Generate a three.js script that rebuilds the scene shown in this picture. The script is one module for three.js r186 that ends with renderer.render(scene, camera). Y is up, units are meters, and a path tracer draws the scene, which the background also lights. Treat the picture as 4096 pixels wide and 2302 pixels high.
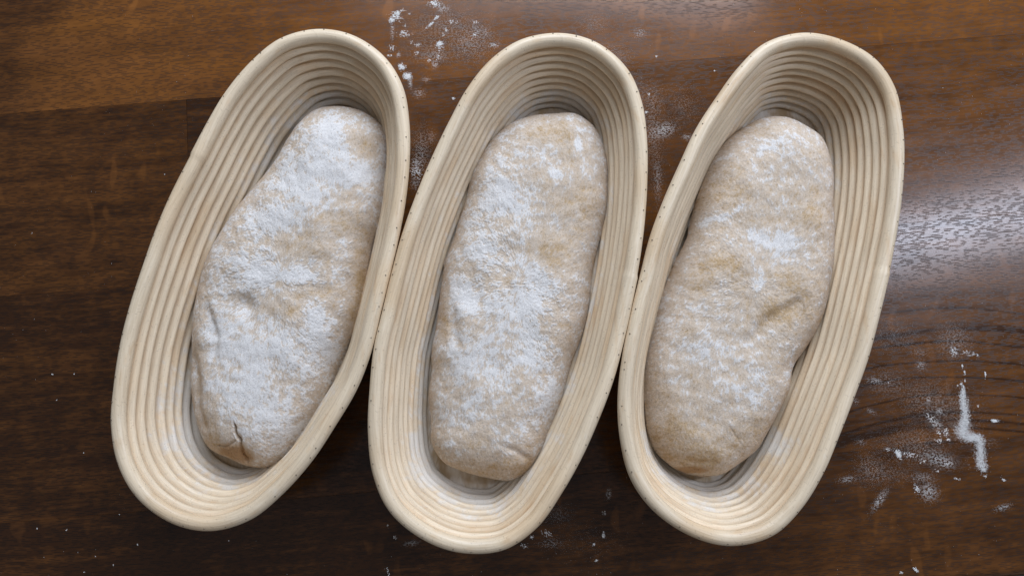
import * as THREE from 'three';
import { ImprovedNoise } from 'three/addons/math/ImprovedNoise.js';
import { RectAreaLightUniformsLib } from 'three/addons/lights/RectAreaLightUniformsLib.js';

// ---------------------------------------------------------------- camera, light, exposure
const scene = new THREE.Scene();
const camera = new THREE.PerspectiveCamera(42.97, 1024 / 575, 0.02, 30);
camera.position.set(0, 0.6, 0);
camera.up.set(0, 0, -1);
camera.lookAt(0, 0, -0.6 * Math.tan(THREE.MathUtils.degToRad(7)));
scene.add(camera);

const renderer = new THREE.WebGLRenderer({ antialias: true });
renderer.toneMapping = THREE.LinearToneMapping;
renderer.toneMappingExposure = 1.04;
renderer.shadowMap.enabled = true;
scene.background = new THREE.Color().setRGB(0.18, 0.187, 0.205);        // what the rest of a dim room gives back

RectAreaLightUniformsLib.init();
function windowLight(name, color, intensity, w, h, at, to, roll = 0) {
  const l = new THREE.RectAreaLight(new THREE.Color().setRGB(...color), intensity, w, h);
  l.name = name; l.position.set(...at); l.lookAt(...to); l.rotateZ(roll); scene.add(l);
}
// daylight from a broad window behind the far side of the table and a narrow one to the right
windowLight('window_light', [0.9, 1.0, 1.17], 7.8, 1.1, 0.85, [0.14, 0.98, -1.3], [0, 0.05, -0.05]);
windowLight('side_window_light', [0.88, 0.98, 1.2], 22, 0.13, 1.2, [1.35, 1.5, -0.44], [0.35, 0, -0.13], -0.12);

// ---------------------------------------------------------------- helpers
const MM = 0.001;
let seed = 20;
const rnd = () => { seed = (seed * 1664525 + 1013904223) >>> 0; return seed / 4294967296; };
const gauss = () => Math.sqrt(-2 * Math.log(1 - rnd() * 0.9999)) * Math.cos(6.2831853 * rnd());
const noise = new ImprovedNoise();
const N = (x, y, z = 0) => noise.noise(x + 100, y + 100, z + 10);
const fbm = (x, y, z = 0, o = 4) => { let s = 0, a = 0.5; for (let i = 0; i < o; i++) { s += a * N(x, y, z + i * 7.3); x *= 2.03; y *= 2.03; a *= 0.5; } return s; };
const sstep = (x, a, b) => { const t = Math.min(1, Math.max(0, (x - a) / (b - a))); return t * t * (3 - 2 * t); };
const mix = (a, b, t) => a + (b - a) * t;
const clamp01 = (x) => Math.min(1, Math.max(0, x));

function tag(o, label, category, group, kind) {
  o.userData.label = label; if (category) o.userData.category = category;
  if (group) o.userData.group = group; if (kind) o.userData.kind = kind;
  return o;
}
const counts = {};
function numbered(name) { const n = counts[name] = (counts[name] ?? -1) + 1; return n ? `${name}_${String(n).padStart(3, '0')}` : name; }
function mesh(name, geo, mat, parent = scene) {
  const m = new THREE.Mesh(geo, mat); m.name = numbered(name); m.castShadow = m.receiveShadow = true; parent.add(m); return m;
}

const DATA = {
dl:[-142,-219,-124,-216,-109,-207,-99,-193,-97,-175,-99,-157,-100,-140,-103,-122,-109,-106,-112,-88,-114,-71,-117,-53,-122,-36,-129,-20,-136,-4,-142,13,-150,29,-159,44,-169,59,-183,68,-200,68,-216,62,-232,54,-241,39,-246,22,-249,4,-249,-13,-250,-31,-250,-49,-248,-66,-245,-84,-239,-101,-231,-116,-222,-132,-211,-146,-200,-160,-190,-174,-182,-190,-172,-205,-159,-216],
dm:[33,-213,51,-213,66,-203,74,-188,78,-170,78,-152,77,-134,73,-117,68,-100,64,-82,62,-64,59,-46,54,-29,47,-12,42,5,37,22,30,38,24,55,14,70,-1,78,-19,76,-36,72,-52,65,-62,50,-63,32,-65,14,-63,-4,-63,-22,-60,-39,-58,-57,-56,-75,-53,-93,-47,-110,-42,-127,-37,-144,-33,-162,-25,-178,-15,-193,-1,-205,15,-211],
dr:[220,-210,236,-203,250,-192,256,-175,258,-158,257,-140,257,-123,256,-105,254,-87,250,-70,246,-53,239,-37,229,-22,219,-8,215,9,207,25,198,40,188,55,175,65,159,74,142,74,125,69,112,58,104,42,102,25,101,7,102,-11,106,-28,111,-45,116,-62,123,-78,131,-94,139,-110,144,-127,148,-144,154,-160,162,-176,173,-190,187,-201,202,-209],
bl:[-147.2,-262.8,-120.3,-257.8,-96.0,-240.5,-82.1,-217.0,-76.7,-187.5,-76.1,-159.7,-78.5,-129.8,-82.9,-102.4,-89.0,-73.0,-95.2,-45.9,-101.8,-16.6,-111.3,9.2,-126.3,35.2,-141.5,58.4,-161.2,81.1,-182.8,98.4,-210.9,106.3,-238.1,101.0,-262.7,84.5,-277.9,61.6,-285.1,32.6,-285.1,4.9,-282.2,-25.0,-276.9,-52.2,-269.4,-81.3,-261.7,-108.0,-251.3,-136.2,-240.1,-161.5,-227.8,-189.0,-214.9,-213.5,-196.8,-237.5,-175.8,-255.3],
bm:[38.7,-259.5,65.4,-251.5,87.5,-230.7,97.9,-204.6,101.1,-174.1,100.6,-145.7,98.0,-115.0,93.9,-87.0,87.9,-56.8,81.5,-29.1,73.3,0.4,63.1,26.8,50.2,54.7,35.9,79.2,17.7,104.0,-5.6,119.2,-35.7,121.0,-62.5,111.8,-86.2,92.8,-98.2,67.6,-102.4,37.1,-102.1,8.8,-99.7,-21.9,-93.9,-49.6,-87.2,-79.6,-80.1,-107.1,-70.3,-136.2,-59.8,-162.5,-47.1,-190.5,-34.0,-215.7,-14.9,-239.6,8.6,-254.9],
br:[220.2,-259.6,247.9,-254.8,273.9,-239.2,288.2,-215.6,292.1,-185.3,291.1,-157.0,286.9,-126.8,280.9,-99.2,273.2,-69.5,265.4,-42.4,255.9,-13.3,245.0,12.8,232.4,40.7,220.1,66.1,202.7,91.3,181.4,109.5,152.1,116.3,124.9,109.9,99.5,93.0,83.4,70.4,76.4,40.7,75.7,12.5,79.6,-17.9,85.7,-45.5,93.6,-75.1,101.0,-102.3,112.0,-130.9,123.7,-156.6,137.0,-184.1,152.5,-207.7,170.8,-232.3,191.5,-251.3],
fl:[[-142,-190,12,15,1],[-150,-168,15,15,1],[-162,-143,19,15,1],[-119,-159,15,12,0.9],[-179,-118,17,10,0.8],[-196,-81,24,12,0.8],[-165,-75,19,6,0.8],[-199,-15,22,15,0.7],[-146,-36,7,23,1.1],[-175,-21,24,17,0.6],[-218,-36,12,15,0.6],[-192,15,24,19,0.6],[-173,41,15,15,0.6],[-114,-178,8,6,-1],[-124,-118,15,12,-0.9],[-154,-99,19,10,-1],[-147,-63,17,6,-1.1],[-115,-75,7,17,-1.7],[-121,-39,6,19,-1.6],[-223,38,11,17,-0.8],[-205,55,12,7,-1.2],[-170,-51,15,5,-0.8],[-235,-15,4,29,-0.6]],
fm:[[-9,-137,17,19,0.8],[34,-155,3,7,1.3],[51,-177,4,6,1.3],[-18,-93,19,15,0.7],[-35,-60,12,15,0.9],[-2,-54,24,12,0.6],[22,-66,10,15,1],[-26,-15,22,15,0.6],[13,-27,12,17,0.8],[27,12,12,12,0.7],[-32,15,17,15,0.4],[28,-190,24,10,-1],[49,-130,15,29,-0.8],[34,-93,17,12,-0.9],[1,-99,12,6,-0.5],[40,-45,10,12,-0.8],[-8,67,27,8,-1],[-53,-45,4,22,-0.8],[-26,47,22,10,-0.4],[-8,-75,7,3,-0.9]],
fr:[[159,-121,6,3,1.4],[172,-128,5,2,1.2],[205,-99,15,10,1.2],[186,-109,12,7,0.7],[207,-178,19,12,0.7],[185,-75,6,15,0.7],[115,-51,9,22,0.7],[145,-51,12,10,0.5],[135,-15,19,12,0.3],[178,9,12,15,0.7],[161,-18,19,10,0.4],[161,-87,15,10,-1],[211,-64,19,12,-0.9],[199,-48,17,9,-0.9],[229,-127,12,17,-0.7],[169,-140,17,9,-0.6],[121,38,24,15,-0.8],[144,58,22,10,-1],[142,-66,10,10,-0.8],[180,38,12,12,-0.6]],
top:[[-100.8,-310.9,5.2,3.3,0.8,30],[-104.4,-307.1,2.4,2.1,1.2,0],[-99.1,-313.5,2.1,1.9,1.2,0],[-95.6,-316.0,1.9,1.4,0.8,0],[-88.9,-312.8,1.2,1.0,0.7,0],[-67.5,-322.3,5.2,2.9,0.9,0],[-65.7,-322.3,2.4,1.9,1,0],[-60.2,-317.9,6.2,3.8,0.25,0],[-65.5,-309.4,2.4,1.1,1.4,-45],[-70.2,-303.4,2.4,1.1,1.5,-40],[-74.4,-299.6,1.9,0.6,0.6,-45],[-92.9,-302.1,1.3,1.0,1.1,0],[-93.7,-296.1,2.9,1.7,1.1,0],[-92.2,-293.9,5.2,2.4,0.35,0],[-57.0,-298.3,1.2,1.6,1.1,0],[-59.4,-293.9,1.1,2.1,0.7,0],[-62.6,-285.8,2.9,2.1,1.3,-20],[-62.8,-281.4,2.9,3.3,0.4,0],[-86.7,-287.4,1.2,1.1,1,0],[-81.6,-284.5,2.3,1.4,0.8,0],[-103.9,-282.0,3.3,2.9,0.35,0],[-105.5,-275.2,1.8,1.1,0.9,0],[-97.8,-275.8,1.9,2.9,0.3,0],[-94.6,-264.6,2.9,2.2,1.3,30],[-89.7,-256.6,3.3,2.8,1.7,20],[-87.3,-250.4,1.9,5.2,0.3,0],[-32.0,-305.3,1.9,1.9,0.5,0],[-26.6,-297.1,12.4,7.1,0.07,20],[-15.8,-284.5,5.2,2.4,0.3,0],[-32.5,-293.9,2.9,2.4,0.4,0],[-65.1,-275.2,12.4,6.2,0.09,0],[-82.4,-277.1,2.4,1.9,0.5,0],[-63.3,-273.9,1.4,2.9,0.4,0],[-71.0,-270.8,1.9,1.4,0.5,0],[-49.9,-236.5,1.4,1.1,1.4,20],[-103.6,-297.7,1.9,9.5,0.2,0],[-52.3,-305.3,2.4,1.9,0.5,0],[-47.5,-304.9,1.1,1.0,0.6,0],[-74.1,-281.4,20.0,19.0,0.035,0],[-66.2,-267.1,2.9,3.3,0.3,0],[-79.4,-241.2,5.7,4.8,0.14,0],[-73.7,-253.5,4.3,2.9,0.12,0]],
gap:[[82.7,-271.2,19.1,13.7,0.07,0],[69.5,-303.7,16.4,10.9,0.03,0],[102.6,-239.2,13.7,19.1,0.06,0],[118.8,-207.6,10.9,30.1,0.07,0],[122.8,-166.0,4.4,21.9,0.12,0],[-57.8,-303.7,32.8,16.4,0.05,0],[-37.0,-285.6,21.9,16.4,0.08,0],[-76.7,-190.2,8.2,21.9,0.1,0],[-80.7,-172.6,4.8,6.7,0.45,0],[-80.8,-179.8,4.8,5.7,0.25,0],[-81.7,-161.9,3.8,5.7,0.2,0],[-68.3,-202.7,3.8,5.7,0.1,0],[131.1,-210.0,8.6,6.7,0.3,0],[148.5,-202.7,4.8,2.9,0.25,0],[124.0,-206.4,8.6,5.7,0.2,0],[116.8,-240.5,1.3,1.1,1,0],[114.8,-224.0,1.1,1.1,1,0],[124.4,-273.9,1.0,1.0,0.8,0],[174.2,-261.5,1.0,1.0,0.8,0],[121.2,-235.6,11.4,14.3,0.04,0],[144.5,-228.3,19.0,19.0,0.03,0],[110.6,-295.2,5.7,4.8,0.12,0]],
right:[[313.5,-32.3,24.6,13.7,0.03,0],[304.8,3.3,19.1,10.9,0.05,0],[339.2,19.3,27.4,19.1,0.05,20],[324.0,54.1,32.8,16.4,0.05,0],[287.7,72.9,13.7,13.7,0.06,-30],[362.1,-29.0,16.4,16.4,0.06,0],[361.5,-21.2,3.2,3.7,0.6,0],[375.4,-19.3,7.0,2.1,0.35,10],[295.3,2.4,6.4,2.1,0.3,10],[306.9,4.0,1.3,1.0,0.5,0],[378.4,23.1,1.3,1.1,1,0],[390.7,34.6,2.9,1.1,1.5,5],[345.4,43.8,2.1,1.8,1,0],[350.5,43.8,1.9,3.2,1,0],[342.8,37.0,7.0,3.7,0.28,40],[339.3,32.7,4.8,2.1,0.4,40],[291.3,27.1,4.8,2.1,0.14,30],[334.1,-10.5,4.8,4.8,0.14,0],[338.5,17.8,1.6,3.2,0.25,0],[346.6,27.1,3.2,3.2,0.2,0],[334.2,-20.6,8.6,3.2,0.06,0],[377.5,51.2,13.9,4.3,0.05,0],[279.1,19.0,3.2,3.2,0.1,0],[360.3,29.6,26.7,21.4,0.018,0],[311.2,61.1,2.0,3.1,1.6,-20],[308.7,58.7,2.1,1.4,0.8,0],[320.2,61.5,5.7,1.9,0.5,10],[329.9,66.4,2.6,1.7,0.7,0],[343.4,65.2,15.7,6.4,0.2,15],[349.8,68.5,5.0,2.9,0.3,0],[333.3,90.4,7.9,7.2,0.3,20],[323.9,87.2,1.7,4.3,0.6,-20],[329.9,79.1,10.0,4.3,0.12,0],[293.8,96.9,10.7,3.1,0.28,-52],[269.0,80.7,7.9,2.6,0.25,-8],[394.3,81.1,2.1,1.1,0.7,40],[392.1,102.5,7.2,2.4,0.22,-15],[319.3,150.4,2.1,1.1,1.2,40],[307.2,152.8,1.6,1.1,1,40],[344.4,50.4,2.9,1.4,0.9,0],[352.0,49.6,1.7,1.1,0.9,0],[340.7,74.2,1.9,1.0,0.7,0],[356.9,80.3,2.9,0.9,0.6,10],[302.1,57.0,2.9,1.1,0.4,0],[281.6,51.3,4.3,2.9,0.1,0],[379.1,78.3,1.7,1.1,0.6,0],[302.6,76.6,22.9,8.6,0.03,0]],
bottom:[[15.8,125.3,1.6,1.3,1,0],[27.7,122.8,4.0,2.6,0.4,30],[9.9,131.8,2.9,1.8,0.4,0],[72.7,124.1,1.2,1.9,1.5,0],[64.9,130.8,0.9,0.9,1.4,0],[66.8,143.4,0.9,1.0,1.4,0],[77.3,92.3,2.2,4.4,0.3,10],[73.7,106.8,1.8,1.8,0.4,0],[31.0,130.2,10.3,4.4,0.06,0],[35.4,108.0,14.7,8.8,0.03,0],[-79.8,130.2,5.9,2.2,0.25,-8],[-93.4,126.1,1.5,1.8,0.5,0],[-98.0,152.2,1.2,3.7,0.5,-20],[-98.9,116.7,0.6,1.2,0.7,0],[60.7,128.6,30.8,19.1,0.006,0]],
streak:[[367.4,5.9,0.4],[367.0,9.7,1.3],[366.2,14.0,1.9],[366.5,17.8,2.4],[366.3,21.5,2.6],[366.9,25.2,2.4],[366.9,30.2,2.5],[366.2,34.6,2.9],[364.7,38.3,4.3],[363.8,41.4,4.5],[363.9,45.1,4.9],[365.2,47.1,4.7],[370.6,48.4,3.1],[374.9,46.7,2.9],[377.2,48.8,2.9],[377.4,53.7,2.6],[377.3,58.7,2.6],[376.9,63.6,3.0],[377.0,68.5,2.7],[377.2,70.9,3.6],[379.0,74.2,1.4]],
ticks:[[367.6,-9.2,0.6,1.4,1.3,0],[369.2,-4.5,0.6,1.8,1.3,0],[368.9,2.6,0.6,1.1,1.3,0],[385.9,-2.9,0.6,2.4,1.3,0],[365.9,5.0,1.0,0.6,1.3,0],[362.7,6.2,0.7,0.6,1.3,0]]
};

// a closed outline in millimetres -> evenly spaced samples with inward normals, in metres
function outline(list, n, cx = 0, cz = 0) {
  const pts = []; for (let i = 0; i < list.length; i += 2) pts.push(new THREE.Vector3(list[i] * MM - cx, 0, list[i + 1] * MM - cz));
  const c = new THREE.CatmullRomCurve3(pts, true, 'centripetal'); c.arcLengthDivisions = 1200;
  const P = c.getSpacedPoints(n).slice(0, n), out = { x: [], z: [], nx: [], nz: [], n, length: c.getLength() };
  for (let i = 0; i < n; i++) {
    const a = P[(i + n - 1) % n], b = P[(i + 1) % n], dx = b.x - a.x, dz = b.z - a.z, l = Math.hypot(dx, dz);
    out.x.push(P[i].x); out.z.push(P[i].z); out.nx.push(-dz / l); out.nz.push(dx / l);   // outlines run clockwise as seen from above
  }
  return out;
}
function nearest(o, x, z) {
  let best = 1e9, k = 0;
  for (let i = 0; i < o.n; i++) { const d = (o.x[i] - x) ** 2 + (o.z[i] - z) ** 2; if (d < best) { best = d; k = i; } }
  return [k, (x - o.x[k]) * o.nx[k] + (z - o.z[k]) * o.nz[k]];
}
function geometry(pos, col, uv, idx) {
  const g = new THREE.BufferGeometry();
  g.setAttribute('position', new THREE.Float32BufferAttribute(pos, 3));
  if (col) g.setAttribute('color', new THREE.Float32BufferAttribute(col, 3));
  if (uv) g.setAttribute('uv', new THREE.Float32BufferAttribute(uv, 2));
  g.setIndex(idx); g.computeVertexNormals(); return g;
}
function dataTexture(w, h, fill, srgb, repeat = true) {
  const d = new Uint8Array(w * h * 4), c = [0, 0, 0];
  for (let j = 0, k = 0; j < h; j++) for (let i = 0; i < w; i++, k += 4) {
    fill(i, j, c);
    for (let q = 0; q < 3; q++) { let v = clamp01(c[q]); if (srgb) v = v < 0.0031308 ? v * 12.92 : 1.055 * Math.pow(v, 1 / 2.4) - 0.055; d[k + q] = Math.round(v * 255); }
    d[k + 3] = 255;
  }
  const t = new THREE.DataTexture(d, w, h); t.magFilter = t.minFilter = THREE.LinearFilter;
  if (repeat) t.wrapS = t.wrapT = THREE.RepeatWrapping;
  if (srgb) t.colorSpace = THREE.SRGBColorSpace;
  t.needsUpdate = true; return t;
}

// ---------------------------------------------------------------- table of joined oak boards
const TURN = THREE.MathUtils.degToRad(-4.7), CA = Math.cos(TURN), SA = Math.sin(TURN);
const U0 = -0.52, V0 = -0.41, UW = 1.04, VW = 0.62, TW = 1600, TH = 2048;      // the part of the table top the textures cover
const EDGE = 0.181;
const boards = [                                     // v from, v to, u from, u to, tone, seed, rays, cathedral
  [-0.41, -0.2576, -0.52, 0.52, 0.52, 3, 1.3, 0],
  [-0.2576, -0.101, -0.52, -0.258, 0.18, 21, 0.8, 0],
  [-0.2576, -0.101, -0.258, -0.15, 0.08, 33, 0.2, 0],
  [-0.2576, -0.101, -0.15, 0.52, 0.34, 47, 0.7, 0],
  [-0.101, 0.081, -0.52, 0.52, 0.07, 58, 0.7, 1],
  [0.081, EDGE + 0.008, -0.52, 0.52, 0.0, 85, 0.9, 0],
];
const boardAt = (u, v) => { for (const b of boards) if (v >= b[0] && v < b[1] && u >= b[2] && u < b[3]) return b; return boards[5]; };
const bumpField = new Float32Array(TW * TH);
const woodMap = dataTexture(TW, TH, (i, j, c) => {
  const u = U0 + (i + 0.5) / TW * UW, v = V0 + (j + 0.5) / TH * VW, b = boardAt(u, v), s = b[5];
  const lean = b[5] === 85 ? 0.22 * Math.max(0, u - 0.1) : 0;
  const w = v + 0.0045 * N(u * 5, v * 6, s) + 0.0016 * N(u * 17, v * 24, s + 2) + lean * 0.12;
  let t = b[4] - (s === 3 ? 0.34 * sstep(-u - 0.37 + 0.04 * N(u * 12, v * 20, 4) - 0.5 * (v + 0.33), -0.03, 0.04) : 0) + (v > -0.101 ? 0.22 * sstep(u, -0.2, 0.3) : 0) + 0.24 * fbm(u * 6, w * 34, s + 1, 3) + 0.12 * N(u * 11, w * 170, s + 5) + 0.1 * N(u * 30, w * 420, s + 9);  // front two boards darker at left, table shade put into the wood colour
  t += 0.12 * N(u * 55, w * 60, s + 15) + 0.1 * N(u * 110, w * 330, s + 17);
  // flecks of the rays, across the grain
  const f = N(u * 95 + 1.2 * N(u * 9, v * 30, s), v * 34 + u * 6, s + 20), region = sstep(fbm(u * 7, v * 9, s + 31, 2), -0.08, 0.22);
  const ray = sstep(f, 0.3, 0.52) * region * b[6];
  t += 0.19 * ray;
  if (b[7]) {
    const q = w - 1.35 * (u - 0.335) ** 2, line = 1 - Math.abs(N(q * 72, 0.5 + u * 1.2, s + 40)) * 7;
    t -= 0.3 * sstep(line, 0.2, 1) * sstep(q, -0.06, -0.01) * sstep(u, 0.1, 0.2);
  }
  // pores, short dark dashes along the grain
  const row = Math.floor(w * 740), in_row = Math.abs(w * 740 - row - 0.5), shift = 60 * ((Math.sin(row * 12.9898 + s) * 43758.5453) % 1);
  const dash = N(u * 165 + shift, row * 3.71, s + 60), dense = N(u * 13, w * 60, s + 50);
  const pore = sstep(dash, -0.04 - 0.14 * dense, 0.14 - 0.14 * dense) * (1 - sstep(in_row, 0.12, 0.36)) * (1 - 0.85 * Math.min(1, ray));
  const fine = N(u * 150, w * 950, s + 70);
  t += 0.07 * fine;
  t = clamp01(t);
  const d = 1 - 0.62 * pore, red = 1 + 0.18 * N(u * 16, v * 50, s + 80);
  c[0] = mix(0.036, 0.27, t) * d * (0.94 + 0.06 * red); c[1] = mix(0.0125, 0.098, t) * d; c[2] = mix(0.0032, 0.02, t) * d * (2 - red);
  bumpField[j * TW + i] = 0.7 - 0.6 * pore + 0.06 * fine + 0.03 * N(u * 40, w * 260, s + 90);
}, true);
const woodBump = dataTexture(TW, TH, (i, j, c) => { c[0] = c[1] = c[2] = bumpField[j * TW + i]; }, false);
const woodRough = dataTexture(TW, TH, (i, j, c) => { c[0] = c[1] = c[2] = 0.165 + 0.5 * (0.7 - bumpField[j * TW + i]) + 0.05 * N(i * 0.01, j * 0.012, 5); }, false);
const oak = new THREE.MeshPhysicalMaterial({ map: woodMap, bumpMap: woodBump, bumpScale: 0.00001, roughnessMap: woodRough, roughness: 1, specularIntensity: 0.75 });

const table = tag(new THREE.Group(), 'dark stained oak table top of joined boards dusted with flour', 'table');
table.name = 'table'; scene.add(table);
for (const [v0, v1, u0, u1] of boards) {
  // a cross section with a faint chamfer at the glue joints and a round nose at the front edge, drawn along the board
  const front = v1 > EDGE, c = 0.00012, R = 0.008, prof = [[v0, -0.026], [v0, -c], [v0 + c, 0]];
  if (front) { for (let k = 0; k <= 8; k++) { const a = k / 8 * Math.PI / 2; prof.push([v1 - R + R * Math.sin(a), -R + R * Math.cos(a)]); } prof.push([v1, -0.026]); }
  else prof.push([v1 - c, 0], [v1, -c], [v1, -0.026]);
  const pos = [], uv = [], idx = [];
  const put = (u, v, y) => { pos.push(u * CA - v * SA, y, u * SA + v * CA); uv.push((u - U0) / UW, (v - V0) / VW); return pos.length / 3 - 1; };
  for (let k = 0; k + 1 < prof.length; k++) {
    const [va, ya] = prof[k], [vb, yb] = prof[k + 1], lo = u0 + c, hi = u1 - c;
    const a = put(lo, va, ya), b = put(hi, va, ya), d = put(lo, vb, yb), e = put(hi, vb, yb);
    idx.push(a, d, b, b, d, e);
  }
  for (const [u, s] of [[u0 + c, 1], [u1 - c, -1]]) {
    const ring = prof.map(([v, y]) => put(u, v, y));
    for (let k = 1; k + 1 < ring.length; k++) s > 0 ? idx.push(ring[0], ring[k], ring[k + 1]) : idx.push(ring[0], ring[k + 1], ring[k]);
  }
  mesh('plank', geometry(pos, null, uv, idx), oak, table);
}
const floorMat = new THREE.MeshStandardMaterial({ color: new THREE.Color().setRGB(0.03, 0.026, 0.022), roughness: 0.8 });
const floor = mesh('floor', new THREE.BoxGeometry(5, 0.05, 5), floorMat); floor.position.set(0, -0.775, 0.4);
tag(floor, 'dark floor seen past the front edge of the table', null, null, 'structure');

// ---------------------------------------------------------------- proving baskets of coiled cane
const caneMap = dataTexture(1024, 64, (i, j, c) => {
  const a = j / 64 * 6.2831853, x = i / 1024 * 6.2831853, R = 6;
  const s = N(R * Math.cos(x) * 0.6, R * Math.sin(x) * 0.6 + 6 * Math.cos(a), 6 * Math.sin(a)), h = N(2 * Math.cos(x) + 11 * Math.cos(a), 2 * Math.sin(x), 11 * Math.sin(a) + 30);
  const sp = N(40 * Math.cos(x), 40 * Math.sin(x) + 4 * Math.cos(a), 4 * Math.sin(a));
  const l = 0.95 + 0.11 * s + 0.15 * h - 0.24 * sstep(sp, 0.42, 0.62) ;
  c[0] = l * 0.98; c[1] = l * (0.965 + 0.02 * s); c[2] = l * (0.94 + 0.05 * s);
}, false);
caneMap.colorSpace = THREE.NoColorSpace;
const caneBump = dataTexture(512, 64, (i, j, c) => { const a = j / 64 * 6.2831853, x = i / 512 * 6.2831853; c[0] = c[1] = c[2] = 0.5 + 0.35 * N(1.5 * Math.cos(x) + 10 * Math.cos(a), 1.5 * Math.sin(x), 10 * Math.sin(a)) + 0.1 * N(20 * Math.cos(x), 20 * Math.sin(x), a); }, false);
const cane = new THREE.MeshPhysicalMaterial({ map: caneMap, vertexColors: true, bumpMap: caneBump, bumpScale: 0.0002, roughness: 0.43, specularIntensity: 0.7 });
const rimCane = cane.clone(); rimCane.roughness = 0.36;
const nailMat = new THREE.MeshStandardMaterial({ color: new THREE.Color().setRGB(0.17, 0.13, 0.09), roughness: 0.6 });
const nailGeo = new THREE.SphereGeometry(0.00052, 8, 6);

const RIM_Y = 0.072, RIM_R = 0.0052, FLARE = 0.0255, LOW_Y = 0.0095;
const insetAt = (y) => RIM_R + (RIM_Y - y) / (RIM_Y - LOW_Y) * FLARE;             // centre line of the wall, in from the outline
const CANE = [0.84, 0.69, 0.50], TAN = [0.75, 0.545, 0.335], FLOUR = [0.82, 0.765, 0.69];

function caneRing(o, k, rings, s, seam, flourAmt) {
  const top = RIM_Y - 0.0083, step = (top - LOW_Y) / (rings - 1), y0 = k ? top - step * (k - 1) + 0.0005 * Math.sin(k * 7.3 + s) : RIM_Y, r0 = k ? step * 0.405 * (1 + 0.06 * Math.sin(k * 5.1 + s)) : RIM_R;
  const n = o.n, m = k ? 14 : 18, pos = [], col = [], uv = [], idx = [], turns = Math.round(o.length / 0.21), R = o.length / 6.2831853;
  const round = (i, f, w, z) => N(R * f * Math.cos(i / n * 6.2831853) + w, R * f * Math.sin(i / n * 6.2831853), z);     // noise that closes on itself
  for (let i = 0; i <= n; i++) {
    const q = i % n, pk = ((i - seam + 2 * n) % n) / n;
    const r = r0 * (1 + 0.06 * round(i, 14, k * 3.1, s) + (k ? 0 : 0.11 * Math.exp(-pk * o.length / 0.035)));
    const ins = insetAt(y0) + (k ? 0.0007 * round(i, 10, k * 1.7, s + 5) : 0), y = y0 + 0.0006 * round(i, 9, k * 2.3, s + 9);
    const cx = o.x[q] + o.nx[q] * ins, cz = o.z[q] + o.nz[q] * ins;
    const patch = sstep(round(i, 9, k * 4.9, s + 12) + 0.5 * round(i, 31, k * 2.9, s + 14), 0.0, 0.55), lum = 1 + 0.09 * round(i, 25, k * 5, s + 3) + 0.05 * Math.sin(k * 9.7 + s);
    for (let j = 0; j <= m; j++) {
      const a = j / m * 6.2831853, ca = Math.cos(a), sa = Math.sin(a), rh = k ? r * 1.5 : r;
      pos.push(cx - o.nx[q] * ca * rh, y + (k && ca > 0 && sa < 0 ? -Math.pow(-sa, 0.5) * (1 + 0.8 * Math.min(1, ca * 2.5)) : sa) * r * 0.97, cz - o.nz[q] * ca * rh);  // outer lower lip added to the ring shape to stop light leaking through
      uv.push(i / n * turns + k * 0.37, j / m);
      const x = pos[pos.length - 3], z = pos[pos.length - 1];
      let f = flourAmt(k, x, z) + 0.8 * fbm(x * 60, z * 60, s + k * 0.6, 3) + 0.34 * N(x * 420, z * 420, y * 420) + 0.22 * N(x * 900, z * 900, y * 900);
      f = sstep(f, 0.3, 0.8) * 0.9;
      const stain = 1 - 0.16 * sstep(round(i, 70, k * 8.3 + Math.cos(a) * 1.5, s + 21), 0.3, 0.6);
      for (let q2 = 0; q2 < 3; q2++) col.push(mix(mix(CANE[q2], TAN[q2], patch * 0.6) * lum * (1 - (1 - stain) * [0.35, 0.75, 1.15][q2]), FLOUR[q2], f));
    }
  }
  for (let i = 0; i < n; i++) for (let j = 0; j < m; j++) {
    const a = i * (m + 1) + j, b = a + m + 1; idx.push(a, b, a + 1, b, b + 1, a + 1);
  }
  return geometry(pos, col, uv, idx);
}

// a disc that fills an outline from its middle
function fill(o, rings, at) {
  let cx = 0, cz = 0; for (let i = 0; i < o.n; i++) { cx += o.x[i] / o.n; cz += o.z[i] / o.n; }
  const pos = [], col = [], uv = [], idx = [], n = o.n;
  for (let k = 0; k <= rings; k++) for (let i = 0; i < n; i++) {
    const p = at(k, i, cx, cz); pos.push(p[0], p[1], p[2]); col.push(p[3], p[4], p[5]); uv.push(p[6] ?? p[0] / 0.08, p[7] ?? p[2] / 0.08);
  }
  for (let k = 0; k < rings; k++) for (let i = 0; i < n; i++) {
    const a = k * n + i, b = k * n + (i + 1) % n, c = a + n, d = b + n; idx.push(a, b, c, b, d, c);
  }
  return geometry(pos, col, uv, idx);
}
const floorFuzz = new THREE.MeshStandardMaterial({ vertexColors: true, roughness: 1 });

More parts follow.
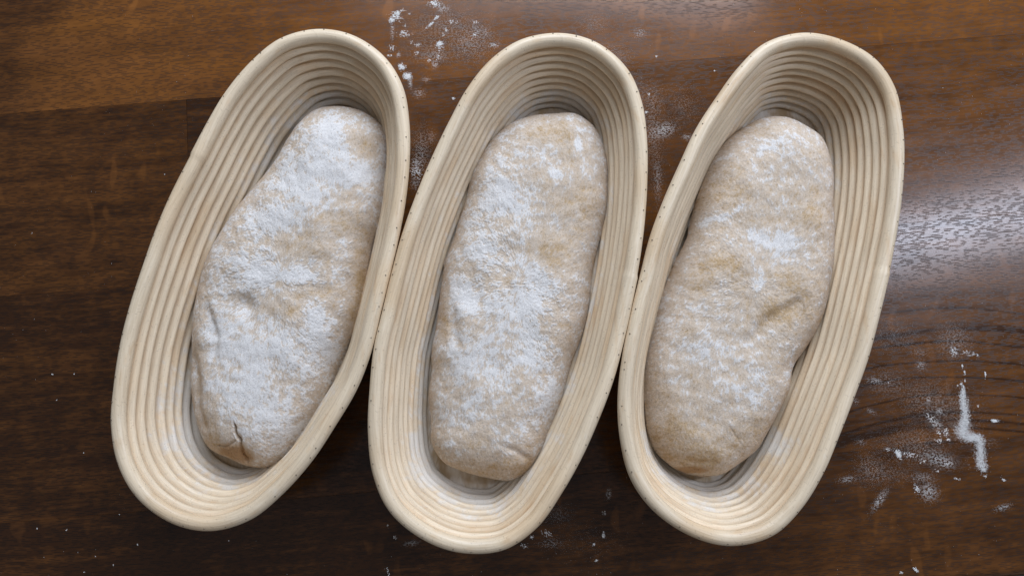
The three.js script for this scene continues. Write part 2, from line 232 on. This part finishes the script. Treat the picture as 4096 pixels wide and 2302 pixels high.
function basket(key, label, s, join, rings, flourAmt) {
  const list = DATA[key]; let cx = 0, cz = 0;
  for (let i = 0; i < list.length; i += 2) { cx += list[i] * MM * 2 / list.length; cz += list[i + 1] * MM * 2 / list.length; }
  const g = tag(new THREE.Group(), label, 'proving basket', 'cane proving baskets side by side on the table');
  g.name = numbered('proving_basket'); g.position.set(cx, 0, cz); scene.add(g);
  const o = outline(list, 360, cx, cz);
  const seam = nearest(o, join[0] * MM - cx, join[1] * MM - cz)[0];
  const rim = mesh('rim', caneRing(o, 0, rings, s, seam, (k, x, z) => (z > 0.1 ? -0.02 : -0.24)), rimCane, g);
  for (let k = 1; k <= rings; k++) mesh('cane_ring', caneRing(o, k, rings, s, seam, flourAmt), cane, g);
  const inner = { n: o.n, x: o.x.map((x, i) => x + o.nx[i] * (insetAt(LOW_Y) + 0.001)), z: o.z.map((z, i) => z + o.nz[i] * (insetAt(LOW_Y) + 0.001)) };
  mesh('base', fill(inner, 60, (k, i, mx, mz) => {
    const q = k / 60, x = mx + (inner.x[i] - mx) * q, z = mz + (inner.z[i] - mz) * q;
    const f = sstep(0.25 + fbm(x * 60, z * 60, s + 40, 3) + 0.3 * N(x * 500, z * 500, s), -0.1, 0.7), h = 0.0075 + 0.0006 * N(x * 240, z * 240, s) + 0.0005 * f;
    return [x, h, z, mix(0.5, FLOUR[0], f), mix(0.36, FLOUR[1], f), mix(0.21, FLOUR[2], f)];
  }), floorFuzz, g);
  const count = Math.round(o.length / 0.0168);
  for (let k = 0; k < count; k++) {
    const i = Math.floor((k + 0.7 * (rnd() - 0.5) + 0.5) / count * o.n) % o.n, a = 0.95 + 0.2 * (rnd() - 0.5), r = RIM_R * 1.01;
    const nail = mesh('nail', nailGeo, nailMat, rim);
    nail.position.set(o.x[i] + o.nx[i] * (RIM_R - Math.cos(a) * r), RIM_Y + Math.sin(a) * r * 0.97, o.z[i] + o.nz[i] * (RIM_R - Math.cos(a) * r));
  }
  return outline(list, 360);
}
const wallL = basket('bl', 'cane proving basket on the left, its long left wall of coils showing wide', 100, [-230, -161], 8,
  (k, x, z) => (k - 3.2) * 0.14 + (z > 0.08 ? 0.22 : 0));
const wallM = basket('bm', 'cane proving basket in the middle, touching the baskets on both sides', 200, [90, -73], 9,
  (k, x, z) => (k - 3.8) * 0.14 + (z > 0.11 ? 0.3 : 0) + (x > 0.03 ? 0.08 : 0));
const wallR = basket('br', 'cane proving basket on the right, smooth pale rim, wide coils on its right', 300, [275, -75], 9,
  (k, x, z) => (k - 5) * 0.14 + (z > 0.11 ? 0.45 : 0));

// ---------------------------------------------------------------- floured doughs
const grain = dataTexture(512, 512, (i, j, c) => {
  const v = 0.94 + 0.13 * N(i * 0.0625 * 1.5, j * 0.0625 * 1.5, 3) + 0.12 * N(i * 0.1875, j * 0.1875, 8) - 0.26 * sstep(N(i * 0.125, j * 0.125, 15), 0.36, 0.56);
  c[0] = v; c[1] = v * 0.985; c[2] = v * 0.965;
}, false);
const doughBump = dataTexture(512, 512, (i, j, c) => { c[0] = c[1] = c[2] = 0.5 + 0.3 * N(i * 0.24, j * 0.24, 33) + 0.25 * N(i * 0.5, j * 0.5, 38); }, false);
const doughMat = new THREE.MeshPhysicalMaterial({ vertexColors: true, map: grain, bumpMap: doughBump, bumpScale: 0.0005, roughness: 0.95, specularIntensity: 0.25 });
const BARE = [0.61, 0.465, 0.32], DEEP = [0.52, 0.365, 0.205], WET = [0.46, 0.29, 0.155], WHITE = [0.82, 0.82, 0.82];

function segDist(x, z, pts) {
  let best = 1e9, side = 0, where = 0;
  for (let i = 0; i + 1 < pts.length; i++) {
    const [ax, az] = pts[i], [bx, bz] = pts[i + 1], dx = bx - ax, dz = bz - az, l2 = dx * dx + dz * dz, t = clamp01(((x - ax) * dx + (z - az) * dz) / l2);
    const ex = x - ax - dx * t, ez = z - az - dz * t, d = Math.hypot(ex, ez);
    if (d < best) { best = d; side = Math.sign(dx * ez - dz * ex); where = (i + t) / (pts.length - 1); }
  }
  return [best, side, where];
}
function dough(key, flourKey, wall, s, base, top, shape, label) {
  const EDGE_Y = 0.023, RIM = 150, UNDER = 8, o = outline(DATA[key], 760);
  const patches = DATA[flourKey], coarse = outline(DATA[key], 240);
  const place = (x, z) => {                    // height and flour at a point of the plan, in millimetres
    const X = x * 1000, Z = z * 1000;
    const warp = 3 * N(x * 90, z * 90, s + 2), warp2 = 3 * N(x * 90, z * 90, s + 6);
    let f = base;
    for (const [px, pz, rx, rz, amp] of patches) { const e = ((X + warp - px) / rx) ** 2 + ((Z + warp2 - pz) / rz) ** 2; if (e < 6) f += 0.42 * amp * Math.exp(-e); }
    f += 0.5 * fbm(x * 55, z * 55, s + 11, 4) + 0.66 * fbm(x * 190, z * 190, s + 17, 4) + 0.32 * N(x * 620, z * 620, s + 22) + 0.22 * N(x * 1300, z * 1300, s + 25);
    const flour = 0.34 * sstep(f, -0.1, 0.5) + 0.66 * sstep(f, 0.5, 0.68);
    let h = 0.0026 * N(x * 22, z * 22, s + 30) + 0.0013 * N(x * 50, z * 50, s + 34) + 0.0007 * N(x * 130, z * 130, s + 38) + 0.0005 * fbm(x * 420, z * 420, s + 41, 2) + 0.0005 * flour;
    let wet = 0, crack = 0;
    for (const e of shape) {
      if (e.dent) { const [px, pz, rx, rz, d] = e.dent, q = ((X - px) / rx) ** 2 + ((Z - pz) / rz) ** 2; if (q < 8) h -= d * MM * Math.exp(-q); }
      if (e.crease) { const [d, side, t] = segDist(X, Z, e.crease), taper = Math.sin(Math.PI * clamp01(t)) ** 0.6, wdt = e.width * (side > 0 ? e.soft ?? 1 : 1); h -= e.depth * MM * taper * Math.exp(-((d / wdt) ** 2)); }
      if (e.crack) { const [d, , t] = segDist(X + 0.9 * N(x * 260, z * 260, s), Z + 0.9 * N(x * 260, z * 260, s + 3), e.crack), wd = e.width * (0.35 + 0.65 * (e.open ? t : Math.sin(Math.PI * t))), c = Math.exp(-((d / wd) ** 2)); h -= e.depth * MM * c; crack = Math.max(crack, c); }
      if (e.wet) { const [px, pz, rx, rz] = e.wet, q = ((X - px) / rx) ** 2 + ((Z - pz) / rz) ** 2; wet = Math.max(wet, sstep(Math.exp(-q) + 0.35 * fbm(x * 120, z * 120, s + 50, 3), 0.25, 0.75)); }
    }
    // the fine net of cracks where the flour lies thick
    const net = Math.abs(N(x * 210 + 1.6 * N(x * 500, z * 500, s), z * 300, s + 60)), thick = sstep(f, 0.62, 1) * sstep(N(x * 50, z * 50, s + 63), -0.05, 0.3), split = (1 - sstep(net, 0.0, 0.055)) * thick;
    h -= 0.0005 * split;
    return [h, flour * (1 - 0.65 * split) * (1 - wet * 0.85) * (1 - 0.8 * crack), wet, sstep(-f, -0.25, 0.35)];
  };
  const geo = fill(o, RIM + UNDER, (k, i, cx, cz) => {
    const upper = k <= RIM, q = upper ? Math.sin(k / RIM * Math.PI / 2) : 1 - 0.14 * (k - RIM) / UNDER;
    let x = cx + (o.x[i] - cx) * q, z = cz + (o.z[i] - cz) * q;
    const wv = (0.0016 * N(x * 60, z * 60, s + 80) + 0.0008 * N(x * 170, z * 170, s + 83)) * sstep(q, 0.7, 1), ql = Math.hypot(x - cx, z - cz) + 1e-6;
    x += (x - cx) / ql * wv; z += (z - cz) / ql * wv;
    const [h, flour, wet, deep] = place(x, z);
    const d = upper ? (k === RIM ? 0 : Math.max(0, nearest(coarse, x, z)[1])) : 0;
    const e = Math.min(1, d / 0.04), dome = Math.pow(1 - Math.pow(1 - e, 2.35), 0.5);
    let y = upper ? EDGE_Y + (top - EDGE_Y) * dome + h * sstep(d, 0, 0.012) : mix(EDGE_Y, 0.0088, Math.pow((k - RIM) / UNDER, 0.7));
    const keep = insetAt(Math.min(y, RIM_Y)) + 0.0032, [w, din] = nearest(wall, x, z);
    if (din < keep) { x += wall.nx[w] * (keep - din); z += wall.nz[w] * (keep - din); }
    const tone = 1 + 0.12 * fbm(x * 40, z * 40, s + 70, 3) - 0.22 * sstep(N(x * 750, z * 750, s + 75), 0.35, 0.6), c = [0, 1, 2].map((a) => mix(mix(mix(BARE[a], DEEP[a], deep), WET[a], wet) * tone, WHITE[a], flour * 0.83));
    return [x, y, z, ...c];
  });
  const m = mesh('bread_dough', geo, doughMat);
  return tag(m, label, 'bread dough', 'shaped doughs proving in baskets');
}
dough('dl', 'fl', wallL, 11, 0.5, 0.055, [
  { dent: [-201, -54, 7, 8, 4] }, { dent: [-181, -46, 9, 12, 1.5] },
  { crease: [[-233, -62], [-228, -48], [-221, -30], [-222, -12]], depth: 3, width: 3, soft: 2.6 },
  { crease: [[-243, -20], [-236, 0], [-235, 22], [-228, 40]], depth: 4, width: 3.5, soft: 2 },
  { crack: [[-204, 34], [-203, 40], [-200, 46], [-201, 55], [-199, 66]], depth: 4.2, width: 1.9, open: true },
  { dent: [-201, 60, 7, 7, 5] }, { wet: [-206, 56, 15, 8] }, { crack: [[-219, 50], [-211, 50], [-204, 46]], depth: 1.6, width: 1.2 },
], 'dough in the left basket, thickest with white flour, split at its lower end');
dough('dm', 'fm', wallM, 37, 0.48, 0.053, [
  { dent: [-28, -60, 10, 14, 3] }, { dent: [-2, -94, 16, 12, 1.5] },
  { crease: [[-10, 48], [3, 54], [12, 60], [18, 63]], depth: 1.6, width: 2.2 },
  { crease: [[-14, 78], [-26, 71], [-34, 66]], depth: 1, width: 1.2 },
  { crease: [[-46, -60], [-44, -40], [-40, -20]], depth: 1.6, width: 4 },
], 'dough in the middle basket, evenly rounded, patchy white flour along its length');
dough('dr', 'fr', wallR, 71, 0.38, 0.055, [
  { crease: [[174, -22], [181, -30], [187, -37], [196, -45], [211, -53], [220, -55]], depth: 3.8, width: 5.5, soft: 1.7 },
  { crack: [[160, 35], [165, 43], [169, 48]], depth: 0.7, width: 0.5 },
  { crack: [[126, 63], [131, 66], [140, 68]], depth: 3, width: 1.2 }, { crease: [[120, 58], [135, 62], [152, 62]], depth: 1.5, width: 2 },
  { dent: [118, -60, 12, 20, 1.5] }, { dent: [214, -10, 9, 9, 2] }, { wet: [136, 69, 12, 4] },
], 'dough in the right basket, thinly floured and tan, with a deep fold on its right');

// ---------------------------------------------------------------- flour spilt on the table
const flourMat = new THREE.MeshStandardMaterial({ color: new THREE.Color().setRGB(0.82, 0.81, 0.79), roughness: 1 });
const crumbGeo = new THREE.IcosahedronGeometry(1, 0);
function scatter(name, label, spots) {             // spots: [x, z, r] in millimetres
  const im = new THREE.InstancedMesh(crumbGeo, flourMat, spots.length), m = new THREE.Matrix4(), p = new THREE.Vector3(), q = new THREE.Quaternion(), sc = new THREE.Vector3();
  spots.forEach(([x, z, r, y = 0], i) => {
    q.setFromEuler(new THREE.Euler(rnd() * 0.7, rnd() * 6, rnd() * 0.7));
    p.set(x * MM, (y + r * 0.3) * MM, z * MM); sc.set(r * MM * (0.7 + 0.6 * rnd()), r * MM * (0.35 + 0.3 * rnd()), r * MM * (0.7 + 0.6 * rnd()));
    im.setMatrixAt(i, m.compose(p, q, sc));
  });
  im.name = numbered(name); im.castShadow = im.receiveShadow = true; scene.add(im);
  return tag(im, label, 'flour', null, 'stuff');
}
function spill(list, out, fine = 1) {
  for (const [x, z, rx, rz, amp, turn] of list) {
    const a = THREE.MathUtils.degToRad(turn), ca = Math.cos(a), sa = Math.sin(a), n = Math.max(3, Math.round(amp * (amp < 0.32 ? 300 : 10) * Math.PI * rx * rz));
    for (let i = 0; i < n; i++) {
      const gx = gauss() * 0.5 * rx, gz = gauss() * 0.5 * rz, X = x + gx * ca - gz * sa, Z = z + gx * sa + gz * ca;
      if (N(X * 0.55, Z * 0.75, 4) + 0.5 * N(X * 1.6, Z * 1.6, 8) < -0.05 + 0.3 * (rnd() - 0.5) && amp < 1.2) continue;
      const r = (amp < 0.32 ? 0.03 + 0.055 * rnd() * rnd() : 0.15 + 0.4 * rnd() * rnd()) * fine;
      out.push([X, Z, r, amp > 1 ? 0.25 * rnd() : 0]);
    }
  }
  return out;
}
scatter('spilt_flour', 'white flour dabs scattered on the table between the left and middle basket tops', spill(DATA.top, []));
scatter('spilt_flour', 'thin dusting of flour in the narrow gaps between the baskets', spill(DATA.gap, []));
scatter('spilt_flour', 'faint flour smudges on the dark table right of the right basket', spill(DATA.right, []));
scatter('spilt_flour', 'flour specks on the dark table below the middle basket', spill(DATA.bottom, []));
{
  const out = [], S = DATA.streak;
  for (let i = 0; i + 1 < S.length; i++) {
    const [ax, az, ar] = S[i], [bx, bz, br] = S[i + 1], n = Math.round(Math.hypot(bx - ax, bz - az) * (ar + br) * 26);
    for (let k = 0; k < n; k++) {
      const t = rnd(), e = (rnd() + rnd() - 1) * 2.5, w = mix(ar, br, t), flat = Math.abs(bx - ax) / Math.hypot(bx - ax, bz - az), z = mix(az, bz, t) + (rnd() + rnd() - 1) * (0.5 + flat * w * 1.1), ragged = e < 0 ? 0.7 + 0.6 * N(z * 1.7, 3, 2) : 0.85 + 0.3 * N(z * 1.3, 7, 2);
      const x = mix(ax, bx, t) + e * w * ragged;
      if (N(x * 0.8, z * 2.4, 12) - 0.25 * (1 - Math.abs(e)) > 0.12 + 0.2 * rnd()) continue;
      out.push([x, z, 0.1 + 0.24 * rnd() * rnd(), 0.35 * rnd() * (1 - Math.min(1, e * e))]);
    }
  }
  for (let k = 0; k < 900; k++) { const p = S[Math.floor(rnd() * S.length)]; out.push([p[0] + gauss() * p[2] * 1.3 - 1, p[1] + gauss() * 2, 0.07 + 0.13 * rnd()]); }
  spill(DATA.ticks, out);
  scatter('flour_streak', 'thick jagged white streak of flour on the table right of the right basket', out);
}
{
  const out = [];
  for (let i = 0; i < 2600; i++) { const x = (rnd() * 2 - 1) * 460, z = -330 + rnd() * 500, keep = fbm(x * 0.008, z * 0.008, 9, 2) + (x > -60 ? 0.12 : -0.1); if (keep + 0.3 * (rnd() - 0.5) > 0) out.push([x, z, 0.07 + 0.16 * rnd() ** 3]); }
  for (const [x, z, r] of [[-354, 120, 0.8], [-297, 131, 0.7], [-315, 147, 0.7], [-378, 119, 0.5], [-345, 60, 0.5], [-288, 83, 0.4], [-375, -3, 0.8], [-357, -3, 0.6], [-370, 18, 0.5], [-283, -30, 0.4], [-293, -170, 0.5], [-265, -148, 0.4], [-401, -120, 0.4], [-313, 108, 0.5], [-330, 140, 0.4], [-338, 152, 0.4], [-225, 128, 0.5]]) for (let k = 0; k < 5; k++) out.push([x + gauss() * r * 0.5, z + gauss() * r * 0.5, r * (0.3 + 0.4 * rnd())]);
  scatter('flour_speck', 'tiny stray white specks of flour all over the dark table top', out);
}
renderer.render(scene, camera);
